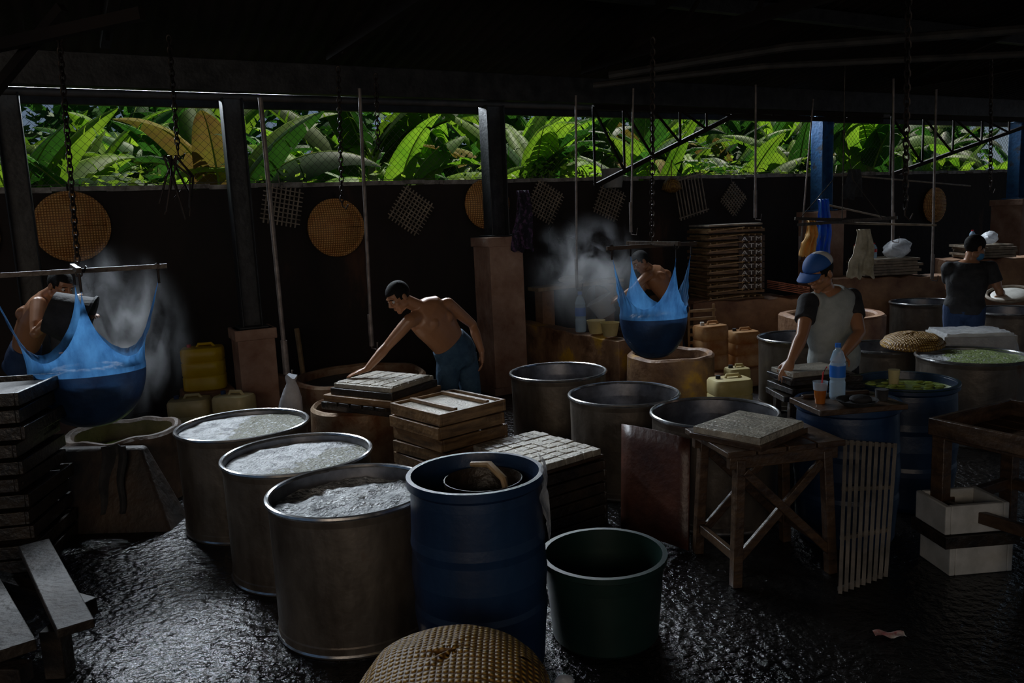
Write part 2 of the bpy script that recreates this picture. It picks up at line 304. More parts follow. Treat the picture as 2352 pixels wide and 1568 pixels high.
def leaf(b,p,yaw,pitch,L,Wd,droop,m,rr):
    n=18;pts=[];d=pitch;q=V(p);pts.append(q.copy())
    for i in range(n):
        q=q+V((math.cos(yaw)*math.cos(d),math.sin(yaw)*math.cos(d),math.sin(d)))*(L/n);pts.append(q.copy());d-=droop/n*(1+i/n)
    side=V((-math.sin(yaw),math.cos(yaw),0));roll=rr.uniform(-.7,.7)
    b.tube(pts,[.02*(1-i/(n+3)) for i in range(n+1)],2,5)
    for sg in(-1,1):
        i=2
        while i<n:
            seg=min(rr.choice([1,2,3,4,6]),n-i);tear=rr.uniform(0,.25)
            rows=[]
            for k in range(seg+1):
                t=(i+k-2)/(n-2);wd=Wd*(math.sin(min(1,t*1.05)**.6*math.pi*.97))**.7 if 0<t<1 else .02
                c=pts[i+k];tg=(pts[min(i+k+1,n)]-pts[i+k-1]).normalized();up=side.cross(tg).normalized()*-1
                s2=(side*math.cos(roll)+up*math.sin(roll)*sg)*sg;sh=tg*(-.03 if k==seg else .0)
                rows.append([c+s2*wd*u-V((0,0,1))*(wd*u*u*(.25+tear))+up*wd*.12*math.sin(u*3)+sh*u for u in(0,.35,.7,1)])
            n0=len(b.v);b.v+= [x for r_ in rows for x in r_]
            for k in range(seg):
                for u in range(3): a=n0+k*4+u;b.f.append([a,a+4,a+5,a+1]);b.m.append(m)
            i+=seg
def banana_mesh(seed,ht,dry=False):
    rr=random.Random(seed);b=B();b.tube([(0,0,0),(.03,0,ht*.5),(0,.03,ht)],[.13,.1,.06],1,10)
    nl=10
    for i in range(nl):
        a=i*2.4+rr.uniform(-.4,.4);mm=0 if rr.random()<.6 else 3
        if dry and i in(2,7): mm=4
        leaf(b,(0,0,ht-.3+.05*i),a,rr.uniform(.75,1.35),rr.uniform(1.7,2.6),rr.uniform(.22,.36),rr.uniform(.4,1.4),mm,rr)
    o=b.build('banana_plant',[leafA,stemM,ribM,leafB,leafY]);return o
protos=[banana_mesh(k,1.5+.35*(k%4),k==5) for k in range(6)]
k=0
for row,(nn,z0) in enumerate([(-2.9,0),(-4.6,0),(-6.4,.4),(-8.2,.9)]):
    s0=-9+row*.6
    while s0<18:
        if k<6: o=protos[k]
        else:
            o=bpy.data.objects.new('banana_plant',protos[k%6].data);COL.objects.link(o)
        o.location=W(s0,nn+rnd.uniform(-.5,.4),z0-.1);o.rotation_euler=(0,0,rnd.uniform(0,6.28));sc=rnd.uniform(.85,1.2);o.scale=(sc,sc,sc)
        s0+=rnd.uniform(1.0,1.7);k+=1
bushM=M('bush_leaf',(.06,.16,.01),(.28,.42,.04),rough=.6,scale=3,transl=.55,spec=.3)
def bush(seed,loc,R0,name='shrub'):
    rr=random.Random(seed);b=B()
    for i in range(2000):
        a=rr.uniform(0,6.28);r=R0*(rr.random()**.4)
        p=V((math.cos(a)*r,math.sin(a)*r,rr.uniform(.1,1)*2.9*(1-.25*(r/R0))))
        x=V((rr.gauss(0,1),rr.gauss(0,1),rr.gauss(0,.5))).normalized();y=x.cross(V((rr.gauss(0,1),rr.gauss(0,1),rr.gauss(0,1)))).normalized();l=rr.uniform(.03,.08)
        b.add([p-x*l,p+y*l*.45,p+x*l,p-y*l*.45],[(0,1,2,3)],0)
    for i in range(12):
        a=i*.52;b.tube([(0,0,0),(math.cos(a)*R0*.4,math.sin(a)*R0*.4,1.2),(math.cos(a)*R0*.7,math.sin(a)*R0*.7,2.3)],[.03,.02,.006],1,5)
    return b.build(name,[bushM,stemM],loc=loc,smooth=False)
bp_=bush(1,W(-2.4,-1.5,0),.8)
for i,s0 in enumerate([-4.3,-1.1,.5,1.9,3.6,5.2,7.4,10.0,12]):
    o=bpy.data.objects.new('shrub',bp_.data);COL.objects.link(o);o.location=W(s0,-1.5-rnd.random()*.7,-rnd.random()*.2);o.rotation_euler=(0,0,s0);o.scale=(1,1,rnd.uniform(.95,1.12))
b=B();rr=random.Random(4)
for i in range(16000):
    s0=rr.uniform(-18,28);n0=-11+rr.uniform(-1.5,.5);p=W(s0,n0,rr.uniform(0,1)**.8*(5.6+.6*math.sin(s0*.9)))
    x=V((rr.gauss(0,1),rr.gauss(0,1),rr.gauss(0,.6))).normalized();y=x.cross(V((rr.gauss(0,1),rr.gauss(0,1),rr.gauss(0,1)))).normalized();l=rr.uniform(.12,.4)
    b.add([p-x*l,p+y*l*.4,p+x*l,p-y*l*.4],[(0,1,2,3)],0)
b.build('tree_line',[leafB],smooth=False)
# ------------------------------------------------------------------ vessels
def barrel(x,y,R0,h,fill=None,lvl=.1,rz=0,body=steel,name='steel_barrel',inner=steelin):
    b=B();t=.006
    b.lathe([(0,0),(R0*.97,0),(R0*.985,.012),(R0*.985,h*.08),(R0*.975,h*.09),(R0*.978,h*.5),(R0*.985,h-.05),(R0,h-.02),(R0,h-.012)],m=0,n=56)
    b.lathe([(R0-.012,h-.012),(R0-.02,h-.1),(R0-.03,.02),(0,.02)],m=1,n=56)
    b.torus((0,0,h-.006),R0-.002,.013,2,56,8)
    b.torus((0,0,.015),R0*.975,.01,2,56,6)
    b.beam((R0*.985,0,.02),(R0*.985,0,h-.03),.012,.004,0)
    mats=[body,inner,rimM]
    if fill:
        mats.append(fill);zz=h-lvl
        def fn(u,v):
            r=(R0-.018)*u;a=2*math.pi*v;x_,y_=r*math.cos(a),r*math.sin(a);nn=noise.noise(V((x_*9+x*5,y_*9,1)))*.012+noise.noise(V((x_*28,y_*28,2)))*.006
            return (x_,y_,zz+nn*(1.8 if fill is foam3 else .7))
        b.grid(fn,24,64,3)
    return b.build(name,mats,loc=(x,y,0),rz=rz)
barrel(-1.76,5.07,.41,.66,foam1,.03,20);barrel(-1.22,4.34,.405,.66,foam2,.04,-10);barrel(-.80,3.68,.385,.66,foam3,.07,60)
barrel(.36,6.38,.385,.66,rz=30);barrel(.76,5.48,.38,.66,rz=80);barrel(1.23,4.85,.385,.66,rz=10)
barrel(2.75,7.58,.39,.66);barrel(3.32,7.08,.34,.62);barrel(5.08,9.84,.38,.66);barrel(5.5,8.75,.42,.66);barrel(3.66,6.3,.41,.66,foam4,.02)
def drum(x,y,R0,h,m=bluepl,fill=None,rz=0,name='blue_plastic_drum'):
    b=B();prof=[(0,0),(R0*.86,0),(R0*.92,.03),(R0*.95,h*.2),(R0*.985,h*.3),(R0*.985,h*.34),(R0*.965,h*.37),(R0,h*.5),(R0*.975,h*.63),(R0*.99,h*.67),(R0*.97,h*.72),(R0*.95,h*.9),(R0*.94,h-.05),(R0,h-.035),(R0,h),(R0-.02,h),(R0-.03,h-.06),(R0-.04,.03),(0,.03)]
    b.lathe(prof,n=56)
    mats=[m]
    if fill: mats.append(fill);b.lathe([(0,h-.04),(R0-.02,h-.05)],m=1,n=48)
    return b,mats
b,mt=drum(0,0,.29,.85);mt+=[blackwd,bamboo,plasticbag]
b.lathe([(0,.55),(.14,.55),(.17,.80),(.165,.80),(.13,.57),(0,.57)],c=(.03,.06,0),m=1,n=28)
b.tube([(-.02,.14,.84),(.06,.06,.86),(.12,-.02,.82),(.14,-.05,.70)],[.012,.016,.016,.014],2,8)
b.grid(lambda u,v:(.29*math.cos(-.35+u*.7)*(1.0+.05*math.sin(v*9)+.03*v),.29*math.sin(-.35+u*.7)*(1.02)-.01*v,.875-.32*v*(.7+.3*math.sin(u*5))+.015*math.sin(u*20)),10,10,3)
b.build('blue_plastic_drum',mt,loc=(-.18,3.27,0))
b,mt=drum(0,0,.285,.8);b.build('blue_plastic_drum',mt,loc=(1.88,4.44,0))
b,mt=drum(0,0,.31,.78,fill=whey);mt+=[greenpl,cream]
b.torus((0,0,.77),.30,.012,2,48,6)
for k in range(30): b.ball((rnd.uniform(-.2,.2),rnd.uniform(-.2,.2),.745),(.03,.02,.008),1,8)
b.cyl((-.05,.05,.74),(-.05,.05,.84),.028,.036,3);b.build('blue_plastic_drum',mt,loc=(2.47,4.97,0))
B().lathe([(0,0),(.22,0),(.24,.02),(.262,.3),(.27,.36),(.285,.37),(.285,.395),(.262,.395),(.255,.3),(.23,.02),(0,.02)],n=48).build('green_plastic_tub',greenpl,loc=(.37,3.44,0))
b=B()
def dome(b,R0,h,m,rough=.004):
    b.grid(lambda u,v:(R0*math.sin(u*math.pi/2)*math.cos(v*6.2832),R0*math.sin(u*math.pi/2)*math.sin(v*6.2832),h*math.cos(u*math.pi/2)**.8+.012*noise.noise(V((u*6,v*12,0)))),16,48,m);b.torus((0,0,0),R0,.016,m,48,8)
dome(b,.30,.13,0);b.build('woven_basket',wicker2,loc=(-.24,2.42,.40))
b=B();b.box((0,0,.365),(.42,.42,.03))
for sx in(-1,1):
    for sy in(-1,1): b.box((sx*.16,sy*.16,.175),(.05,.05,.35))
b.build('low_stool',blackwd,loc=(-.24,2.42,0),rz=20,bevel=.005)
# ------------------------------------------------------------------ crates
def tray(b,z,w,d,h,m=0,r=0,off=(0,0),t=.022,slat=True):
    R=Euler((0,0,math.radians(r))).to_matrix()
    def bx(c,sz,mm=m): c=R@V(c)+V((off[0],off[1],0));b.box(c,sz,mm,r=(0,0,r))
    for sg in(-1,1):
        bx((sg*(w/2-t/2),0,z+h/2),(t,d,h));bx((0,sg*(d/2-t/2),z+h/2),(w-2*t,t,h))
    if slat:
        for k in range(6): bx((-w/2+w*(k+.5)/6,0,z+.008),(w/7.5,d-2*t,.012))
b=B();z=.0
for k in range(8):
    tray(b,z,.56,.56,.078,0,rnd.uniform(-3,3),(rnd.uniform(-.012,.012),rnd.uniform(-.012,.012)));z+=.087
b.box((0,0,z-.035),(.5,.5,.02),1);b.box((-.12,0,z-.01),(.03,.5,.025),0);b.box((.15,0,z-.01),(.03,.5,.025),0)
b.build('wooden_tray_stack',[wood2,tofu],loc=(-.46,5.36,0),rz=42,bevel=.004)
b=B();z=0
for k in range(6):
    tray(b,z,.56,.68,.062,0,rnd.uniform(-3,3));z+=.07
b.box((0,0,z+.01),(.54,.66,.02),2)
for i in range(7):
    for j in range(8):
        b.box((-.222+i*.074,-.28+j*.08,z+.038+rnd.uniform(-.003,.003)),(.069,.075,.04),1,r=(rnd.uniform(-2,2),rnd.uniform(-2,2),rnd.uniform(-2,2)))
b.build('tofu_tray_stack',[blackwd,tofu,wood],loc=(.12,4.87,0),rz=38,bevel=.006)
b=B();z=0
for k in range(11):
    tray(b,z,.72,.62,.075,0,rnd.uniform(-3,3),(rnd.uniform(-.03,.03),rnd.uniform(-.02,.02)));b.box((0,0,z+.035),(.66,.56,.02),1);z+=.098
b.build('wooden_tray_stack',[blackwd,plankM],loc=(-3.18,4.66,0),rz=8,bevel=.004)
b=B()
b.beam((-2.5,3.95,.34),(-1.85,3.12,.30),.14,.04);b.beam((-2.75,3.8,.3),(-2.05,3.0,.27),.18,.05);b.beam((-3.0,3.5,.24),(-2.2,2.8,.22),.16,.05)
b.beam((-2.9,3.95,.22),(-2.0,3.5,.2),.08,.08);b.beam((-2.9,3.1,.18),(-2.0,3.0,.18),.08,.08)
for p in((-2.55,3.7),(-2.05,3.3),(-2.6,3.05)): b.box((p[0],p[1],.11),(.09,.09,.22))
b.build('plank_bench',plankM,bevel=.005)
# ------------------------------------------------------------------ left well + slab
def ringwell(R0,h,t,loc,m,name,inner=curdM,lev=.15,rag=.02,n=48):
    b=B()
    def rr_(a,k): return noise.noise(V((math.cos(a)*2+loc[0],math.sin(a)*2,k)))*rag
    rs=[]
    for r_,z_,k in[(R0*1.06,0,0),(R0*1.02,h*.5,1),(R0,h-.02,2),(R0-.02,h,2),(R0-t+.02,h,3),(R0-t,h-.02,3),(R0-t*1.1,h*.4,4)]:
        rs.append([V(((r_+rr_(2*math.pi*j/n,k))*math.cos(2*math.pi*j/n),(r_+rr_(2*math.pi*j/n,k))*math.sin(2*math.pi*j/n),z_+(rr_(2*math.pi*j/n,9)*.9 if z_>.3*h else 0))) for j in range(n)])
    b.rings(rs,0,False);b.lathe([(0,h-lev),(R0-t+.02,h-lev)],m=1,n=n)
    return b.build(name,[m,inner],loc=(loc[0],loc[1],0))
ringwell(.40,.5,.07,(-2.86,5.72),concL,'stone_well',inner=whey,rag=.03)
B().add([(-3.35,5.0,0),(-2.25,4.95,0),(-2.48,5.18,.5),(-3.4,5.2,.52),(-3.35,5.28,0),(-2.25,5.25,0),(-2.48,5.26,.5),(-3.4,5.28,.52)],[(0,1,2,3),(5,4,7,6),(1,5,6,2),(4,0,3,7),(3,2,6,7)],0).build('sloping_concrete_slab',concdk,loc=(0,0,0),bevel=.02)
b=B();b.grid(lambda u,v:(-2.72+.16*u+.01*math.sin(v*9),5.16-.035*math.cos(u*7)-.12*v,.53-.42*v),8,12,0);b.build('draped_rag',blk,solid=.006)
ringwell(.40,.50,.05,(-1.22,6.27),rust,'round_tofu_vat',rag=.01)
ringwell(.62,.50,.07,(-1.45,7.5),rust,'round_cooking_vat',rag=.015,lev=.08)
ringwell(.42,.52,.07,(1.55,7.80),concye,'stone_basin',rag=.015)
b=B();b.box((0,.18,.53),(.9,.06,.06),0);b.box((0,-.18,.53),(.9,.06,.06),0)
for k in range(5): b.box((-.24+.12*k,0,.58),(.1,.62,.03),0)
b.box((0,0,.62),(.66,.6,.05),1);b.box((.02,0,.67),(.6,.54,.05),0);b.box((.02,0,.712),(.56,.5,.035),2)
for i in range(5):
    for j in range(5): b.box((-.2+i*.11,-.18+j*.09,.733),(.1,.082,.01),2)
b.build('tofu_press_board',[blackwd,wood2,tofu],loc=(-1.0,6.02,0),rz=-32,bevel=.005)
b=B()
for k in range(8): b.beam((-.75+.045*k,5.62-.01*k,.0),(-.78+.045*k,5.75-.01*k,.38),.012,.012)
for zz in(.05,.2,.36): b.beam((-.78,5.63+zz*.35,zz),(-.42,5.55+zz*.35,zz),.014,.014)
b.build('leaning_grill_rack',blackst)
b=B();b.tube([W(-2.85,.3,0),W(-2.85,.12,.75)],.03);b.build('bamboo_post',bamboo)
# jerrycans
def jerry(loc,m,rz=0,w=.3,d=.24,h=.4,name='jerrycan',cap=redpl):
    b=B()
    def sec(z,sx,sy,n=24):
        o=[]
        for j in range(n):
            a=2*math.pi*(j+.5)/n;c,s_=math.cos(a),math.sin(a);o.append(V((math.copysign(abs(c)**.45,c)*sx/2,math.copysign(abs(s_)**.45,s_)*sy/2,z)))
        return o
    b.rings([sec(0,w*.9,d*.9),sec(.015,w,d),sec(h*.3,w,d),sec(h*.33,w*.96,d*.95),sec(h*.36,w,d),sec(h*.62,w,d),sec(h*.65,w*.96,d*.95),sec(h*.68,w,d),sec(h*.9,w,d),sec(h*.95,w*.93,d*.9),sec(h*.965,w*.6,d*.7)],0)
    b.cyl((-w*.3,0,h*.95),(-w*.3,0,h*1.03),.022,m=1,n=14);b.tube([(-w*.12,0,h*.95),(-w*.08,0,h*1.02),(w*.22,0,h*1.02),(w*.3,0,h*.94)],.015)
    return b.build(name,[m,cap],loc=loc,rz=rz)
B().box((0,0,.14),(.5,.4,.28)).build('concrete_block',conc,loc=(-3.2,8.25,0),rz=WA,bevel=.02)
jerry((-3.2,8.23,.28),yel,15,.42,.32,.46)
jerry((-2.88,7.0,0),cream,10,.36,.28,.46,cap=navy);jerry((-2.48,6.98,0),cream,-15,.34,.26,.48,cap=navy)
B().beam((-2.72,8.4,.2),(-2.02,7.9,.2),.14,.4).build('curb_wall',conc,bevel=.02)
b=B();b.rings([[V((.11*math.cos(a)*s_+z*.12,.09*math.sin(a)*s_,z+.02*math.cos(a*3))) for a in[2*math.pi*j/20 for j in range(20)]] for z,s_ in((0,.85),(.06,1.12),(.2,1.1),(.34,1.0),(.46,.85),(.54,.62),(.6,.35),(.66,.5))],0)
b.build('white_sack',M('sack_white',(.4,.42,.46),(.62,.64,.7),rough=.6,bump=.8,bscale=14),loc=(-1.95,6.68,0.0))
# concrete half wall, centre
b=B()
def cwall(A,C,h,t,m=0,nseg=14,rag=.03):
    A=V(A);C=V(C);d=(C-A).normalized();nrm=V((d.y,-d.x,0))
    rs=[]
    for i in range(nseg+1):
        p=A.lerp(C,i/nseg);hh=h+noise.noise(V((i*.8,h,2)))*rag
        rs.append([p-nrm*t/2,p+nrm*t/2,p+nrm*t*.5+V((0,0,hh)),p-nrm*t*.5+V((0,0,hh+.01))])
    b.rings(rs,m,True)
cwall((.02,10.05,0),(1.14,8.05,0),.62,.16,0);cwall((.02,10.05,0),(.0,10.5,0),.62,.16,0);cwall((1.0,9.9,0),(1.75,8.4,0),.55,.14,0)
b.build('half_wall',[concye],bevel=.01)
b=B();b.beam(W(.15,.35,.97),W(1.5,.35,1.0),.28,.05,0)
for s0 in(.35,1.3): b.box(W(s0,.3,.47),(.18,.2,.94),1,r=(0,0,WA))
b.build('plank_ledge',[bamboo,conc],bevel=.008)
b=B();p=W(.72,.35,1.06)
b.ball(p,(.16,.1,.05));b.ball(p+V((.1,.03,.01)),(.08,.06,.05));b.build('white_cloth_bundle',white)
def bottle(loc,h=.3,r=.04,name='water_bottle',label=petcap):
    b=B();b.lathe([(0,0),(r*.9,0),(r,.01),(r,h*.3),(r*.92,h*.34),(r,h*.38),(r,h*.62),(r*.92,h*.66),(r,h*.7),(r*.6,h*.86),(r*.33,h*.9),(r*.33,h*.95)],n=24)
    b.lathe([(r*1.01,h*.4),(r*1.02,h*.41),(r*1.02,h*.6),(r*1.01,h*.61)],m=1,n=24);b.lathe([(r*.38,h*.93),(r*.38,h),(0,h)],m=1,n=20)
    return b.build(name,[petM,label],loc=loc)
bottle((.76,8.74,.63),.44,.06)
for p in((.90,8.48),(1.02,8.26)): B().lathe([(0,0),(.07,0),(.1,.14),(.095,.14),(.065,.01),(0,.01)],n=24).build('plastic_pail',cream,loc=(p[0],p[1],.645))
B().box((0,0,.1),(.9,.5,.2)).build('concrete_block',conc,loc=(2.3,8.55,0),rz=WA,bevel=.02)
jerry((2.12,8.5,.2),brownj,20,.34,.26,.5,cap=white);jerry((2.5,8.62,.2),brownj,10,.32,.26,.40,cap=blk);jerry((1.90,6.95,.0),cream,10,.36,.28,.44,cap=blk)
jerry((2.15,7.6,.0),cream,10,.22,.2,.4,cap=blk)
b=B();cwall((1.95,10.7,0),(2.32,9.76,0),.8,.2);cwall((2.2,9.85,0),(4.1,9.95,0),.78,.3);cwall((4.3,10.75,0),(5.9,10.35,0),.92,.3);cwall((6.1,11.4,0),(7.4,11.2,0),1.05,.4)
b.box((2.9,10.25,.38),(1.2,.7,.76),0,r=(0,0,5));b.box((5.0,10.95,.45),(1.1,.6,.9),0,r=(0,0,-10))
b.build('half_wall',[conc],bevel=.01)
ringwell(.55,.7,.1,(3.55,8.85),conc,'round_cooking_vat',rag=.02)
# bamboo frames stack w/ lettering
b=B();z=0;root=None
for k in range(11):
    for sx in(-1,1):
        b.box((sx*.36,0,z+.02),(.03,.62,.035),0);b.box((0,sx*.3,z+.02),(.74,.028,.03),0)
    for j in range(9): b.cyl((-.33+j*.083,-.31,z+.048),(-.33+j*.083,.31,z+.048),.011,m=1,n=6)
    b.beam((-.36,-.32,z+.03),(.1,-.325,z+.06),.02,.014,1)
    z+=.083
b.box((0,0,z+.01),(.7,.6,.02),2)
root=b.build('bamboo_frame_stack',[wood2,bamboo,bamboodk],loc=(2.72,10.15,.77),rz=10)
for k in range(8):
    cu=bpy.data.curves.new('lettering','FONT');cu.body='ATM';cu.size=.12;cu.extrude=.002;cu.align_x='CENTER';cu.space_character=1.2
    cu.materials.append(paint);o=bpy.data.objects.new('lettering_%d'%(k+1),cu);COL.objects.link(o);o.parent=root
    o.location=(.2,-.326,.135+k*.083+.01);o.rotation_euler=(math.radians(90),0,0);o.scale=(1,.6,1)
    B().box((.2,-.318,.0),(.34,.008,.066)).build('painted_board_%d'%(k+1),wood,loc=(0,0,.17+k*.083),parent=root)
b=B()
for k in range(9): b.beam((0,-.3,.05+.09*k),(.35,-.1,.03+.09*k),.03,.03)
for x_ in(0,.33): b.beam((x_,-.3+x_*.6,0),(x_,-.3+x_*.6,.82),.025,.025)
b.build('leaning_slat_frame',bamboo,loc=(2.0,9.3,0),rz=0)
b=B()
for k in range(5):
    b.box((0,0,.02+k*.022),(.42,.3,.012),0,r=(0,12,8))
for k in range(7): b.box((-.18+k*.06,0,.14-.013*k),(.02,.32,.012),0,r=(0,12,8))
b.build('red_slat_tray',redtray,loc=(3.45,9.95,.83))
def flatpile(loc,n,rz,w=.7):
    b=B();z=0
    for k in range(n):
        tray(b,z,w,.55,.03,0,rnd.uniform(-8,8),(rnd.uniform(-.04,.04),0));z+=.036
    return b.build('wooden_tray_pile',[bamboodk],loc=loc,rz=rz),z
o,zz=flatpile((5.0,10.75,.945),6,5)
def bag(loc,s=1):
    b=B();b.ball((0,0,.1),(.2,.14,.1),n=18);b.ball((.16,.02,.12),(.12,.1,.1),n=14);b.ball((-.15,0,.07),(.1,.1,.07),n=12)
    for q in b.v: q+=noise.noise_vector(q*11)*.03
    return b.build('plastic_bag',plasticbag,loc=loc,rz=rnd.uniform(0,60))
bag((5.18,10.75,.945+zz)).scale=(1.1,1.1,1.1);bottle((4.82,10.65,.945+zz),.2,.04,'sauce_bottle',redpl);jerry((4.66,10.75,.945+zz),cream,0,.12,.1,.18)
o,zz=flatpile((6.6,11.25,1.075),5,0,.6);bag((6.7,11.25,1.075+zz)).scale=(.8,.8,.8);bottle((6.4,11.15,1.075+zz),.2,.04,'sauce_bottle',redpl)
b=B()
for k in range(2): tray(b,k*.2,.6,.46,.19,0,0,slat=True,t=.015)
b.box((0,0,.38),(.56,.42,.03),1)
b.grid(lambda u,v:((u-.5)*.68,(v-.5)*.54,.415+.012*noise.noise(V((u*8,v*8,0)))-.22*max(0,(abs(u-.5)-.42)*12)**1-.2*max(0,(abs(v-.5)-.42)*12)),20,20,2)
b.build('plastic_wrapped_crate',[styro,tofu,plasticbag],loc=(4.15,7.2,.3),rz=-8)
B().box((0,0,.15),(.62,.5,.3)).build('concrete_block',conc,loc=(4.15,7.2,0),rz=-8,bevel=.02)
b=B();dome(b,.24,.09,0);b.build('woven_basket',wicker2,loc=(3.42,6.78,.69),rot=(.08,-.05,0))
# ------------------------------------------------------------------ hanging wall things
def walltray(s,z,R0):
    b=B()
    b.grid(lambda u,v:(R0*u*math.cos(v*6.2832),R0*u*math.sin(v*6.2832),.14*(1-u**2.0)),14,48,0)
    b.torus((0,0,0),R0,.014,0,56,8);b.torus((0,0,.012),R0-.012,.01,0,56,6);b.tube([(0,R0,0),(0,R0+.08,-.03)],.006,1)
    b.build('woven_winnowing_tray',[wicker,chainM],loc=W(s,.06,z),rot=(math.radians(90),0,math.radians(WA)),solid=.004)
walltray(-4.98,2.0,.335);walltray(-2.28,1.87,.32);walltray(-.3,2.08,.30);walltray(8.72,1.79,.30);walltray(-5.95,1.95,.33)
def lattice(s,z,sz,n,ang,both=True,tilt=0):
    b=B();a=math.radians(ang);R=Matrix.Rotation(a,3,'Y')
    for i in range(n):
        t=(-.5+(i+.5)/n)*sz
        b.beam(R@V((t,0,-sz*.55)),R@V((t,0,sz*.55)),.012,.016,0)
        if both: b.beam(R@V((-sz*.55,-.015,t)),R@V((sz*.55,-.015,t)),.016,.012,0)
    if not both:
        for t in(-.5,.5): b.beam(R@V((-sz*.5,-.015,t*sz*.95)),R@V((sz*.5,-.015,t*sz*.95)),.025,.02,0)
    b.tube([(0,0,sz*.55),(0,.06,sz*.55+.12)],.005,0)
    b.build('bamboo_lattice_rack',bamboodk,loc=W(s,.12,z),rz=WA)
lattice(-2.90,2.14,.4,8,12);lattice(-1.37,2.03,.42,9,35);lattice(.51,2.08,.42,9,30);lattice(1.54,2.05,.40,8,25);lattice(2.99,2.1,.56,9,-12,False);lattice(3.82,2.03,.36,8,42)
def bucket(loc,R0,h,m,rot=(0,0,0),handle=True,name='bucket',parent=None):
    b=B();b.lathe([(0,0),(R0*.75,0),(R0,h),(R0*1.06,h),(R0*1.06,h-.015),(R0*.96,h-.01),(R0*.72,.01),(0,.01)],n=32)
    if handle: b.tube([(R0*math.cos(a),0,h+R0*1.1*math.sin(a)) for a in[math.pi*k/10 for k in range(11)]],.006,1)
    return b.build(name,[m,chainM],loc=loc,rot=rot,parent=parent)
bucket(W(.62,.25,1.38),.19,.27,blk,(0,.25,0));bucket(W(1.2,.7,2.22),.15,.24,M('grey_bucket',(.2,.2,.19),(.3,.3,.28),rough=.5))
b=B();dome(b,.13,.15,0);b.ball((0,0,.02),(.12,.12,.08),0,16);b.tube([(0,0,.14),(0,0,.4)],.006);b.build('gourd_basket',wicker2,loc=W(2.49,.3,2.2))
b=B();b.tube([W(4.6,1.2,2.32),W(9.2,.4,2.1)],.014);b.tube([W(3.2,2.3,1.9),W(5.0,1.9,1.66)],.012);b.tube([(3.1,8.3,1.72),(4.6,8.7,1.62)],.012);b.build('bamboo_rail',bamboodk)
def cloth(p,w,h,m,name,rz=0,tw=3.,amp=.025):
    b=B();b.grid(lambda u,v:((u-.5)*w*(.5+.5*v)+.02*math.sin(v*5)+.015*noise.noise(V((u*4,v*5,3))),amp*math.sin(u*tw*6.28+v*2)*(.4+v*.6)+.03*noise.noise(V((u*5,v*4,w))),-h*v+.05*noise.noise(V((u*6,v*2,h)))*v),24,20,0);b.build(name,m,loc=p,rz=rz,solid=.006)
cloth((3.1,8.3,1.74),.17,.36,yclo,'hanging_yellow_cloth');cloth((3.3,8.5,1.95),.22,.85,M('blue_bag',(.02,.12,.45),(.03,.18,.6),rough=.4,transl=.3),'hanging_blue_bag')
cloth((3.72,8.48,1.62),.28,.5,M('white_bag',(.25,.22,.14),(.55,.52,.4),rough=.6),'hanging_white_bag',tw=1.5);cloth(W(5.2,1.15,2.38),.5,.42,gclo,'hanging_grey_shirt',WA)
cloth((.17,8.5,2.17),.24,.62,M('floral_rag',(.012,.01,.022),(.1,.05,.12),rough=.9,scale=22,lo=.5,hi=.6),'hanging_floral_rag',tw=2)
b=B();c=V((3.3,8.0,1.72));b.beam(c+V((-.5,-.1,.05)),c+V((.5,.1,-.02)),.03,.03);b.beam(c+V((-.35,.25,-.02)),c+V((.4,-.3,.02)),.03,.03);b.tube([c,c+V((0,0,1.5))],.006)
b.tube([c+V((-.45,-.1,.05)),c+V((-.1,0,.4)),c+V((0,0,.9))],.004);b.tube([c+V((.45,.1,0)),c+V((.1,0,.4)),c+V((0,0,.9))],.004);b.build('crossed_carrying_sticks',blackwd)
# ------------------------------------------------------------------ foreground right tables
b=B()
for k in range(4): b.box((-.25+.165*k,0,.70),(.155,.5,.03),0)
for sy in(-1,1):
    b.box((0,sy*.2,.65),(.6,.04,.07),0)
    for sx in(-1,1): b.beam((sx*.24,sy*.2,.66),(sx*.27,sy*.22,0),.05,.05,0)
    b.beam((-.26,sy*.2,.12),(.22,sy*.2,.6),.025,.045,0);b.beam((.26,sy*.22,.12),(-.22,sy*.22,.6),.025,.045,0)
b.beam((-.26,-.2,.15),(-.26,.2,.15),.03,.05,0);b.beam((.26,-.2,.15),(.26,.2,.15),.03,.05,0)
b.build('trestle_table',[wood],loc=(1.3,4.12,0),rz=12,bevel=.004)
b=B();b.box((0,0,.015),(.46,.42,.03),1);b.box((0,0,.045),(.43,.39,.032),0)
for k in range(6): b.box((-.18+.072*k,0,.063),(.069,.38,.004),0)
b.build('tofu_slab',[tofu,wood],loc=(1.22,4.10,.716),rz=42,bevel=.006)
b=B();b.grid(lambda u,v:V((.66,4.80,.62)).lerp(V((1.0,4.46,.60)),u).lerp(V((.62,4.64,0)).lerp(V((.95,4.31,0)),u),v)+V((0,0,.01*math.sin(u*3))),6,6,0);b.build('leaning_brown_panel',brownsh,solid=.02)
b=B();A,C=V((1.74,4.12,.66)),V((2.02,4.15,.62));D_,E=V((1.56,3.72,0)),V((1.86,3.88,0))
for i in range(9):
    t=i/8;b.beam(A.lerp(C,t),D_.lerp(E,t),.018,.02)
for t in(.02,.34,.66,.98): b.beam(A.lerp(D_,t)+V((.0,.015,0)),C.lerp(E,t)+V((0,.015,0)),.02,.02)
b.build('leaning_slat_grate',greywd,smooth=False)
b=B();tray(b,.68,.72,.6,.09,0,t=.03,slat=False)
for k in range(5): b.box((-.28+.14*k,0,.67),(.12,.58,.02),0)
for sx in(-1,1):
    for sy in(-1,1): b.box((sx*.31,sy*.25,.33),(.07,.07,.68),0)
    b.box((sx*.31,0,.3),(.04,.5,.06),0)
b.box((0,.25,.3),(.6,.04,.06),0);b.box((0,-.25,.12),(.6,.04,.06),0)
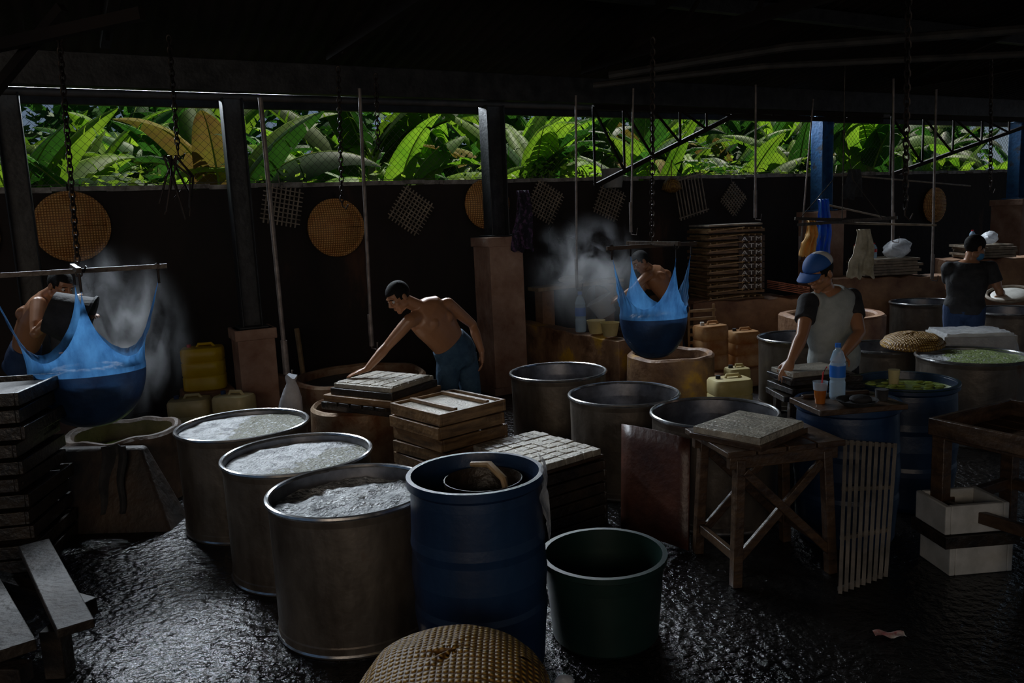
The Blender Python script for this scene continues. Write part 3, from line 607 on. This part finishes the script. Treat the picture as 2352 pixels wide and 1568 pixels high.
b.build('wooden_box_table',[wood],loc=(2.62,4.0,0),rz=28,bevel=.004)
for zz,x_ in((0,2.33),(.22,2.30)):
    b=B();tray(b,0,.34,.26,.15,0,t=.03);b.box((0,0,.02),(.32,.24,.03));b.build('styrofoam_box',styro,loc=(x_+.0,4.0,zz),rz=5,bevel=.01)
B().box((0,0,.185),(.4,.3,.06)).build('wooden_shelf_board',blackwd,loc=(2.32,4.0,0),rz=5)
b=B();b.box((0,0,.015),(.5,.34,.03),0,r=(0,0,0));b.box((.0,.12,.04),(.4,.03,.02),0);b.build('plank_board',wood,loc=(1.82,4.3,.80),rz=8,bevel=.004)
bottle((1.79,4.36,.83),.31,.042)
b=B();b.lathe([(0,0),(.026,0),(.036,.10),(.038,.10)],m=1,n=20);b.lathe([(.036,.075),(.039,.12),(.041,.12)],m=2,n=20);b.lathe([(0,.085),(.034,.085)],m=0,n=20);b.tube([(0,0,.03),(.015,0,.17),(.035,.0,.2)],.004,3,6);b.build('iced_tea_cup',[teaM,teaM,petM,redpl],loc=(1.66,4.27,.83))
b=B();b.lathe([(0,0),(.07,0),(.11,.03),(.105,.03),(.06,.008),(0,.008)],n=28);b.ball((.02,0,.03),(.06,.05,.025),0,12);b.build('black_dish',blk,loc=(1.83,4.2,.83))
b=B();b.lathe([(0,0),(.03,0),(.035,.06),(0,.06)],n=18);b.build('glass_jar',blk,loc=(2.0,4.28,.83))
b=B();z=.0
for k in range(3): b.box((-.0,0,.74+.05*k),(.52-.03*k,.30,.035),0,r=(0,0,rnd.uniform(-6,6)));
b.box((-.05,0,.885),(.36,.24,.03),1,r=(0,0,8));b.box((-.05,.0,.86),(.4,.28,.02),0,r=(0,0,8))
for sx in(-1,1):
    for sy in(-1,1): b.box((sx*.2,sy*.1,.36),(.04,.04,.72),0)
b.build('press_stand',[blackwd,tofu],loc=(1.88,4.92,0),rz=6,bevel=.004)
b=B();b.grid(lambda u,v:((u-.5)*.13,(v-.5)*.05,.012+.008*math.sin(u*9)*math.cos(v*7)),10,5,0);b.build('snack_wrapper',[M('wrapper',(.3,.02,.02),(.5,.45,.4),rough=.3,scale=25)],loc=(1.61,3.31,0),rz=-10)
b=B();b.ball((0,0,.03),(.07,.05,.03),n=14);b.ball((.03,.02,.06),(.04,.03,.03),n=12);b.build('crumpled_plastic',plasticbag,loc=(.12,2.95,0))
# ------------------------------------------------------------------ hammock press cloths
def hammock(c,zb,zt,halfw,corner,barz,rz,name):
    b=B();H=zt-zb
    def fn(u,v):
        a=v*2*math.pi;q4=math.pi/2;dd=abs(a-round(a/q4)*q4)/(q4/2);k=(1-dd)**2.1
        mid=.50*H
        if u<.5:
            q=u/.5*math.pi/2;r=halfw*math.sin(q)**.75;z=mid*.85*(1-math.cos(q))**.95
        else:
            q=(u-.5)/.5;r0=halfw;z0=mid*.85;zr=mid+(H-mid)*k
            r=r0*(1-.05*math.sin(q*math.pi))+(corner-r0)*k*q**1.5;z=z0+(zr-z0)*q**(1+.3*k)
            a4=round(a/q4)*q4;g=max(0,(z-mid)/(H-mid))**.8*.97;a=a+(a4-a)*g
            r+=.006*math.sin(v*2*math.pi*36)*q*(1-g)
        return (c[0]+r*math.cos(a+rz),c[1]+r*math.sin(a+rz)*.8,zb+z)
    b.grid(fn,40,160,0)
    for i in range(len(b.f)):
        if b.v[b.f[i][0]].z<zb+.38*H: b.m[i]=1
    b.ball((c[0],c[1],zb+.24*H),(halfw*.78,halfw*.62,.13*H),2,24)
    for k in range(14):
        a=k*.45;b.ball((c[0]+halfw*.5*math.cos(a),c[1]+halfw*.4*math.sin(a),zb+.38*H),(.07,.05,.05),2,10)
    e=[V((c[0]+corner*math.cos(rz+k*math.pi/2),c[1]+.8*corner*math.sin(rz+k*math.pi/2),zt)) for k in range(4)]
    for k in range(2):
        p=e[k].copy();q=e[k+2].copy();p.z=q.z=barz+.02*k;d=(q-p)*.06;b.beam(p-d,q+d,.028,.03,3)
    for k in range(4):
        p=e[k];t=V((p.x,p.y,barz));b.tube([p-V((0,0,.03)),t],.008,4,6);b.torus(t,.02,.005,4,10,5,Matrix.Rotation(1.57,3,'X'))
    b.build(name,[blueCl,wetCl,curdM,wood,chainM],solid=0)
hammock((-2.78,5.2),.66,1.60,.36,.50,1.68,math.radians(25),'hanging_press_cloth')
hammock((1.14,6.4),.73,1.57,.27,.36,1.63,math.radians(22),'hanging_press_cloth')
# ------------------------------------------------------------------ people
def hand(b,wr,d,nrm,curl=.5,side=1,s=1.0):
    d=V(d).normalized();nrm=V(nrm);nrm=(nrm-d*nrm.dot(d)).normalized();lat=d.cross(nrm).normalized()*side;wr=V(wr)
    secs=[]
    for t,w_,th in((-.01,.027,.021),(.02,.032,.02),(.055,.041,.018),(.088,.040,.014)):
        c=wr+d*t*s;secs.append([c+lat*math.cos(a)*w_*s+nrm*math.sin(a)*th*s for a in[2*math.pi*j/12 for j in range(12)]])
    b.rings(secs,0)
    for i,(o,L) in enumerate(((-.030,.072),(-.010,.082),(.010,.077),(.029,.06))):
        p=wr+d*.078*s+lat*o*s;dd=(d+lat*o*2.2).normalized();pts=[p];an=curl*.3
        for q in(.42,.32,.26):
            dv=dd*math.cos(an)+nrm*math.sin(an);p=p+dv*L*q*s*1.05;pts.append(p);an+=curl*.75
        b.tube(pts,[.0095*s,.009*s,.0082*s,.007*s],0,8);b.ball(pts[-1],.007*s,0,8)
    p=wr+d*.02*s-lat*.026*s;b.tube([p,p+(d*.55-lat*.75+nrm*.3).normalized()*.042*s,p+(d*.8-lat*.6+nrm*.45).normalized()*.078*s],[.013*s,.011*s,.008*s],0,8)
def head(b,c,f,u,s=1.0):
    f=V(f).normalized();u=V(u);u=(u-f*u.dot(f)).normalized();r=f.cross(u);R=Matrix((r,f,u)).transposed()
    P=lambda x,y,z:V(c)+R@(V((x,y,z))*s)
    E=lambda p,q:b.ball(P(*p),[k*s for k in q],0,16,R)
    E((0,-.012,.03),(.075,.095,.086));E((0,.022,-.03),(.058,.062,.08));E((0,.058,-.095),(.026,.022,.02));E((0,.075,.034),(.05,.016,.013))
    b.tube([P(0,.085,.03),P(0,.099,.0),P(0,.11,-.022)],[.009*s,.011*s,.015*s],0,8);E((.013,.093,-.026),(.01,.012,.009));E((-.013,.093,-.026),(.01,.012,.009))
    E((0,.079,-.055),(.025,.012,.006));E((0,.078,-.067),(.021,.011,.007))
    for q in(-1,1): E((q*.036,.058,-.018),(.024,.024,.022));E((q*.078,-.008,-.005),(.009,.02,.032));E((q*.045,.0,-.06),(.02,.04,.03))
    return P,R
def human(name,J,f,u,top,bottom,shoes=True,hc=(.5,.5),hd=None,cap=None,sleeve=.6,hn=None,s=1.0,mask=False,fat=1.0,pantlen=1.0,slm=None):
    J={k:V(q) for k,q in J.items()};pel,ch,nk,hdC=J['pel'],J['chest'],J['neck'],J['head']
    base=V((pel.x,pel.y,0));root=empty(name,base)
    sax=(J['shR']-J['shL']).normalized();hax=V((sax.x,sax.y,0)).normalized() if 'hax' not in J else J['hax'].normalized()
    fr0=(J['shR']-J['shL']).normalized().cross((nk-pel).normalized())
    def torso(b,g,upto=9,start=0):
        sp=(pel-(ch-pel).normalized()*.06,pel+(ch-pel)*.12,pel.lerp(ch,.45),pel.lerp(ch,.8),ch.lerp(nk,.25),ch.lerp(nk,.62),ch.lerp(nk,.9),nk)
        wd=(.155,.165,.142,.158,.172,.165,.10,.058);dp=(.10,.11,.095,.108,.115,.10,.07,.056);rs=[]
        for i in range(start,min(len(sp),upto)):
            t=i/7;ax=hax.lerp(sax,min(1,t*1.3)).normalized();tg=(sp[min(i+1,7)]-sp[max(i-1,0)]).normalized();ax=(ax-tg*ax.dot(tg)).normalized();fr=ax.cross(tg)
            rs.append([sp[i]+ax*math.copysign(abs(math.cos(a))**.85,math.cos(a))*(wd[i]*fat*s+g)+fr*math.sin(a)*(dp[i]*fat*s+g) for a in[2*math.pi*j/24 for j in range(24)]])
        b.rings(rs,0)
        if upto>4:
            for q in(-1,1):
                b.ball(ch.lerp(nk,.25)+sax*q*.075*s+fr0*.078*s,(.075*s+g,.04*s+g,.06*s+g),0,14);b.ball(ch.lerp(nk,.2)+sax*q*.08*s-fr0*.075*s,(.06*s+g,.04*s+g,.08*s+g),0,14)
    def limb(b,a,m_,c,r,g=0):
        a,m_,c=V(a),V(m_),V(c);pts=[a,a.lerp(m_,.3),a.lerp(m_,.7),m_,m_.lerp(c,.3),m_.lerp(c,.7),c];b.tube(pts,[q*s+g for q in r],0,12);b.ball(m_,r[3]*s+g,0,12);b.ball(a,r[0]*s+g,0,14)
    AR=(.052,.05,.044,.038,.041,.033,.026);LG=(.085,.082,.066,.055,.056,.044,.037)
    hipL=pel-hax*.085*s;hipR=pel+hax*.085*s
    def fix(o): o.location=(0,0,0);o.parent=root;return o
    b=B();torso(b,0)
    b.tube([nk-(hdC-nk)*.4,nk,hdC],[.06*s,.054*s,.05*s],0,14)
    P,R=head(b,hdC,f,u,s)
    for S in'LR':
        b.tube([ch.lerp(nk,.6),J['sh'+S]],[.06*s,.056*s],0,12);limb(b,J['sh'+S],J['el'+S],J['wr'+S],AR)
        i=0 if S=='L' else 1;d=(J['wr'+S]-J['el'+S]) if not hd or hd[i] is None else V(hd[i]);hand(b,J['wr'+S],d,(hn[i] if hn else (0,0,-1)),hc[i],1 if S=='L' else -1,s)
        limb(b,hipL if S=='L' else hipR,J['kn'+S],J['an'+S],LG)
        an=J['an'+S];fd=V(J.get('foot',(0,-1,0))).normalized();b.tube([an+V((0,0,-.02))-fd*.05,an+fd*.05-V((0,0,.03)),an+fd*.15-V((0,0,.045))],[.036,.036,.026],0,10)
    fix(b.build('body',skin,loc=base,remesh=.0065,sm=3,local=False))
    b=B();torso(b,.012,3);b.ball(pel-V((0,0,.03)),(.15*s,.12*s,.1*s),0,16)
    for S in'LR':
        h0=hipL if S=='L' else hipR;kn=J['kn'+S];an=J['an'+S]
        if pantlen>=1: limb(b,h0,kn,an+V((0,0,.04)),LG,.018)
        else: b.tube([h0,h0.lerp(kn,.4),h0.lerp(kn,1.02)],[.1*s,.1*s,.085*s],0,14)
    fix(b.build('trousers' if pantlen>=1 else 'shorts',bottom,loc=base,remesh=.01,sm=2,local=False))
    if top:
        b=B();torso(b,.02,7,0);b2=B() if slm else b
        for S in'LR':
            b.tube([ch.lerp(nk,.6),ch.lerp(nk,.6).lerp(J['sh'+S],.8)],[.074*s,.07*s],0,12);b2.ball(J['sh'+S],.070*s,0,14);b2.tube([J['sh'+S],J['sh'+S].lerp(J['el'+S],sleeve)],[.068*s,.066*s],0,12)
        fix(b.build('shirt',top,loc=base,remesh=.01,sm=2,local=False))
        if slm: fix(b2.build('sleeves',slm,loc=base,remesh=.01,sm=2,local=False))
    b=B();c0=V((0,-.014,.034));n=28
    def hp(i,j):
        a=math.pi*i/20;t=2*math.pi*j/n;return V((.081*math.sin(a)*math.cos(t),.102*math.sin(a)*math.sin(t),.094*math.cos(a)))+c0
    vs=[P(*hp(i,j)) for i in range(21) for j in range(n)];fs=[]
    for i in range(20):
        for j in range(n):
            q=hp(i+.5,j+.5)
            lim=.062 if q.y>.045 else (.02 if q.y>.02 else (-.005 if q.y>-.02 else -.05))
            if q.z>lim: fs.append((i*n+j,(i+1)*n+j,(i+1)*n+(j+1)%n,i*n+(j+1)%n))
    b.add(vs,fs,0);fix(b.build('hair',hairM,loc=base,local=False,solid=.012))
    b=B()
    for q in(-1,1):
        b.ball(P(q*.031,.074,.008),.0125*s,0,12);b.ball(P(q*.031,.0835,.007),.0055*s,1,8)
        b.tube([P(q*.016,.091,.03),P(q*.034,.09,.035),P(q*.052,.08,.028)],.0035*s,1,6)
    fix(b.build('eyes',[eyeW,eyeB],loc=base,local=False))
    if cap:
        b=B();n=32
        def cp(i,j):
            a=math.pi/2*i/10;t=2*math.pi*j/n;return P(.089*math.sin(a)*math.cos(t),-.012+.11*math.sin(a)*math.sin(t),.055+.085*math.cos(a))
        b.add([cp(i,j) for i in range(11) for j in range(n)],[(i*n+j,(i+1)*n+j,(i+1)*n+(j+1)%n,i*n+(j+1)%n) for i in range(10) for j in range(n)],0)
        for k in range(len(b.f)):
            j=k%n;t=2*math.pi*(j+.5)/n
            if cap==2 and math.sin(t)<-.1: b.m[k]=1
        b.grid(lambda u,v:P(.085*math.sin((u-.5)*2.6),.06+.03*math.cos((u-.5)*2.6)+v*.085*math.cos((u-.5)*2.4),.055-.02*v-.02*abs(u-.5)),14,6,0)
        fix(b.build('cap',[capB,capW],loc=base,local=False,solid=.004))
    if mask:
        b=B();b.ball(P(0,.055,-.055),(.062,.062,.05),0,16,R);fix(b.build('face_mask',M('mask',(.05,.2,.4),rough=.8),loc=base,local=False))
    return root
human('shirtless_man',dict(pel=(-.46,6.56,.80),chest=(-.60,6.41,1.08),neck=(-.73,6.30,1.245),head=(-.865,6.24,1.325),shL=(-.79,6.18,1.14),shR=(-.50,6.45,1.235),elL=(-.965,6.16,.96),wrL=(-1.12,6.07,.80),elR=(-.32,6.60,1.04),wrR=(-.25,6.50,.82),
  knL=(-.56,6.50,.44),anL=(-.52,6.62,.07),knR=(-.36,6.62,.44),anR=(-.34,6.76,.07),foot=(-.7,-.7,0)),(-.62,-.55,-.5),(-.45,-.3,.85),None,denim,hc=(.15,.5),hd=((-.9,-.15,-.25),(0,-.1,-1)),hn=((0,0,-1),(-1,0,0)),pantlen=.6,fat=1.06)
human('man_in_cap',dict(pel=(2.20,5.42,.84),chest=(2.14,5.34,1.12),neck=(2.08,5.28,1.345),head=(2.01,5.22,1.455),shL=(1.93,5.19,1.27),shR=(2.28,5.36,1.27),elL=(1.83,5.02,1.08),wrL=(1.72,4.90,.95),elR=(2.26,5.17,1.06),wrR=(2.08,5.0,.95),
  knL=(2.1,5.38,.46),anL=(2.1,5.44,.07),knR=(2.3,5.46,.46),anR=(2.32,5.52,.07),foot=(-.3,-.3,0)),(-.72,-.42,-.42),(-.3,-.2,.9),shirtG,blk,hc=(.4,.4),hn=((0,0,-1),(0,0,-1)),cap=2,sleeve=.55,fat=1.08,slm=blk)
m3=human('man_in_black_shirt',dict(pel=(4.40,7.75,.85),chest=(4.41,7.74,1.08),neck=(4.42,7.72,1.31),head=(4.45,7.70,1.42),shL=(4.25,7.78,1.23),shR=(4.58,7.66,1.23),elL=(4.36,7.95,1.02),wrL=(4.56,7.98,.95),elR=(4.66,7.62,1.0),wrR=(4.78,7.78,.95),
  knL=(4.33,7.8,.45),anL=(4.33,7.75,.07),knR=(4.5,7.75,.45),anR=(4.5,7.7,.07),foot=(.6,.7,0)),(.85,.15,-.35),(.2,0,1),blk,navy,mask=True,hn=((0,0,-1),(0,0,-1)))
human('stooping_man',dict(pel=(1.88,9.05,.82),chest=(1.68,9.0,1.12),neck=(1.56,8.97,1.27),head=(1.46,8.93,1.35),shL=(1.50,8.83,1.20),shR=(1.70,9.13,1.22),elL=(1.34,8.73,1.07),wrL=(1.18,8.73,.98),elR=(1.5,9.15,1.02),wrR=(1.27,9.05,.98),
  knL=(1.85,8.93,.44),anL=(1.95,8.95,.07),knR=(1.9,9.2,.44),anR=(2.0,9.23,.07),foot=(-1,0,0)),(-.8,-.3,-.5),(-.5,0,.8),None,navy)
human('pouring_man',dict(pel=(-3.85,6.25,.95),chest=(-3.68,6.17,1.25),neck=(-3.50,6.12,1.47),head=(-3.38,6.08,1.53),shL=(-3.66,6.32,1.42),shR=(-3.50,5.97,1.42),elL=(-3.42,6.2,1.25),wrL=(-3.2,6.05,1.3),elR=(-3.42,5.75,1.22),wrR=(-3.25,5.85,1.4),
  knL=(-3.8,6.3,.48),anL=(-3.9,6.3,.07),knR=(-3.75,6.1,.48),anR=(-3.85,6.1,.07),foot=(1,-.3,0)),(.8,-.4,-.4),(.3,0,.9),None,navy)
bucket((-3.28,5.72,1.38),.20,.26,blk,(0,2.0,.3),False,name='black_bucket')
b=B();b.tube([(-3.02,5.66,1.16),(-2.94,5.5,1.12),(-2.86,5.36,1.02),(-2.82,5.28,.88)],[.06,.055,.045,.04],0,10);b.build('pouring_water',waterM)
bucket((1.06,8.78,.8),.14,.2,M('pail_grey',(.3,.3,.3),rough=.4),(0,-.5,0),True,name='metal_pail')
b=B();dome(b,.2,-.05,0);b.ball((0,0,-.01),(.17,.17,.03),1,20);b.build('round_sieve',[bamboodk,white],loc=(4.9,7.85,.95),rot=(.2,-.2,0))
# ------------------------------------------------------------------ steam
def steam(loc,sz,dens,seed):
    b=B();b.ball((0,0,0),1,0,24);m=bpy.data.materials.new('steam');m.use_nodes=True;nt=m.node_tree;N=nt.nodes;Lk=nt.links.new;N.remove(N['Principled BSDF'])
    vs=N.new('ShaderNodeVolumeScatter');vs.inputs['Color'].default_value=(.95,.97,1,1);vs.inputs['Anisotropy'].default_value=.3
    tc=N.new('ShaderNodeTexCoord');nz=N.new('ShaderNodeTexNoise');nz.inputs['Scale'].default_value=1.9;nz.inputs['Detail'].default_value=5;nz.inputs['Distortion'].default_value=1.8
    mp=N.new('ShaderNodeMapping');mp.inputs['Location'].default_value=(seed,0,0);mp.inputs['Scale'].default_value=(1,1,.6);Lk(tc.outputs['Object'],mp.inputs[0]);Lk(mp.outputs[0],nz.inputs['Vector'])
    r=N.new('ShaderNodeMapRange');r.inputs[1].default_value=.48;r.inputs[2].default_value=.72;Lk(nz.outputs['Fac'],r.inputs[0])
    ln=N.new('ShaderNodeVectorMath');ln.operation='LENGTH';Lk(tc.outputs['Object'],ln.inputs[0])
    f=N.new('ShaderNodeMapRange');f.interpolation_type='SMOOTHERSTEP';f.inputs[1].default_value=.05;f.inputs[2].default_value=.92;f.inputs[3].default_value=1;f.inputs[4].default_value=0;Lk(ln.outputs['Value'],f.inputs[0])
    mu=N.new('ShaderNodeMath');mu.operation='MULTIPLY';Lk(r.outputs[0],mu.inputs[0]);Lk(f.outputs[0],mu.inputs[1]);m2=N.new('ShaderNodeMath');m2.operation='MULTIPLY';m2.inputs[1].default_value=dens;Lk(mu.outputs[0],m2.inputs[0])
    Lk(m2.outputs[0],vs.inputs['Density']);Lk(vs.outputs[0],N['Material Output'].inputs['Volume'])
    o=b.build('steam_plume',m,loc=loc);o.scale=sz
steam((-3.0,6.05,1.15),(.7,.35,.85),4.5,0);steam((.8,8.45,1.25),(.8,.4,.8),7,3)
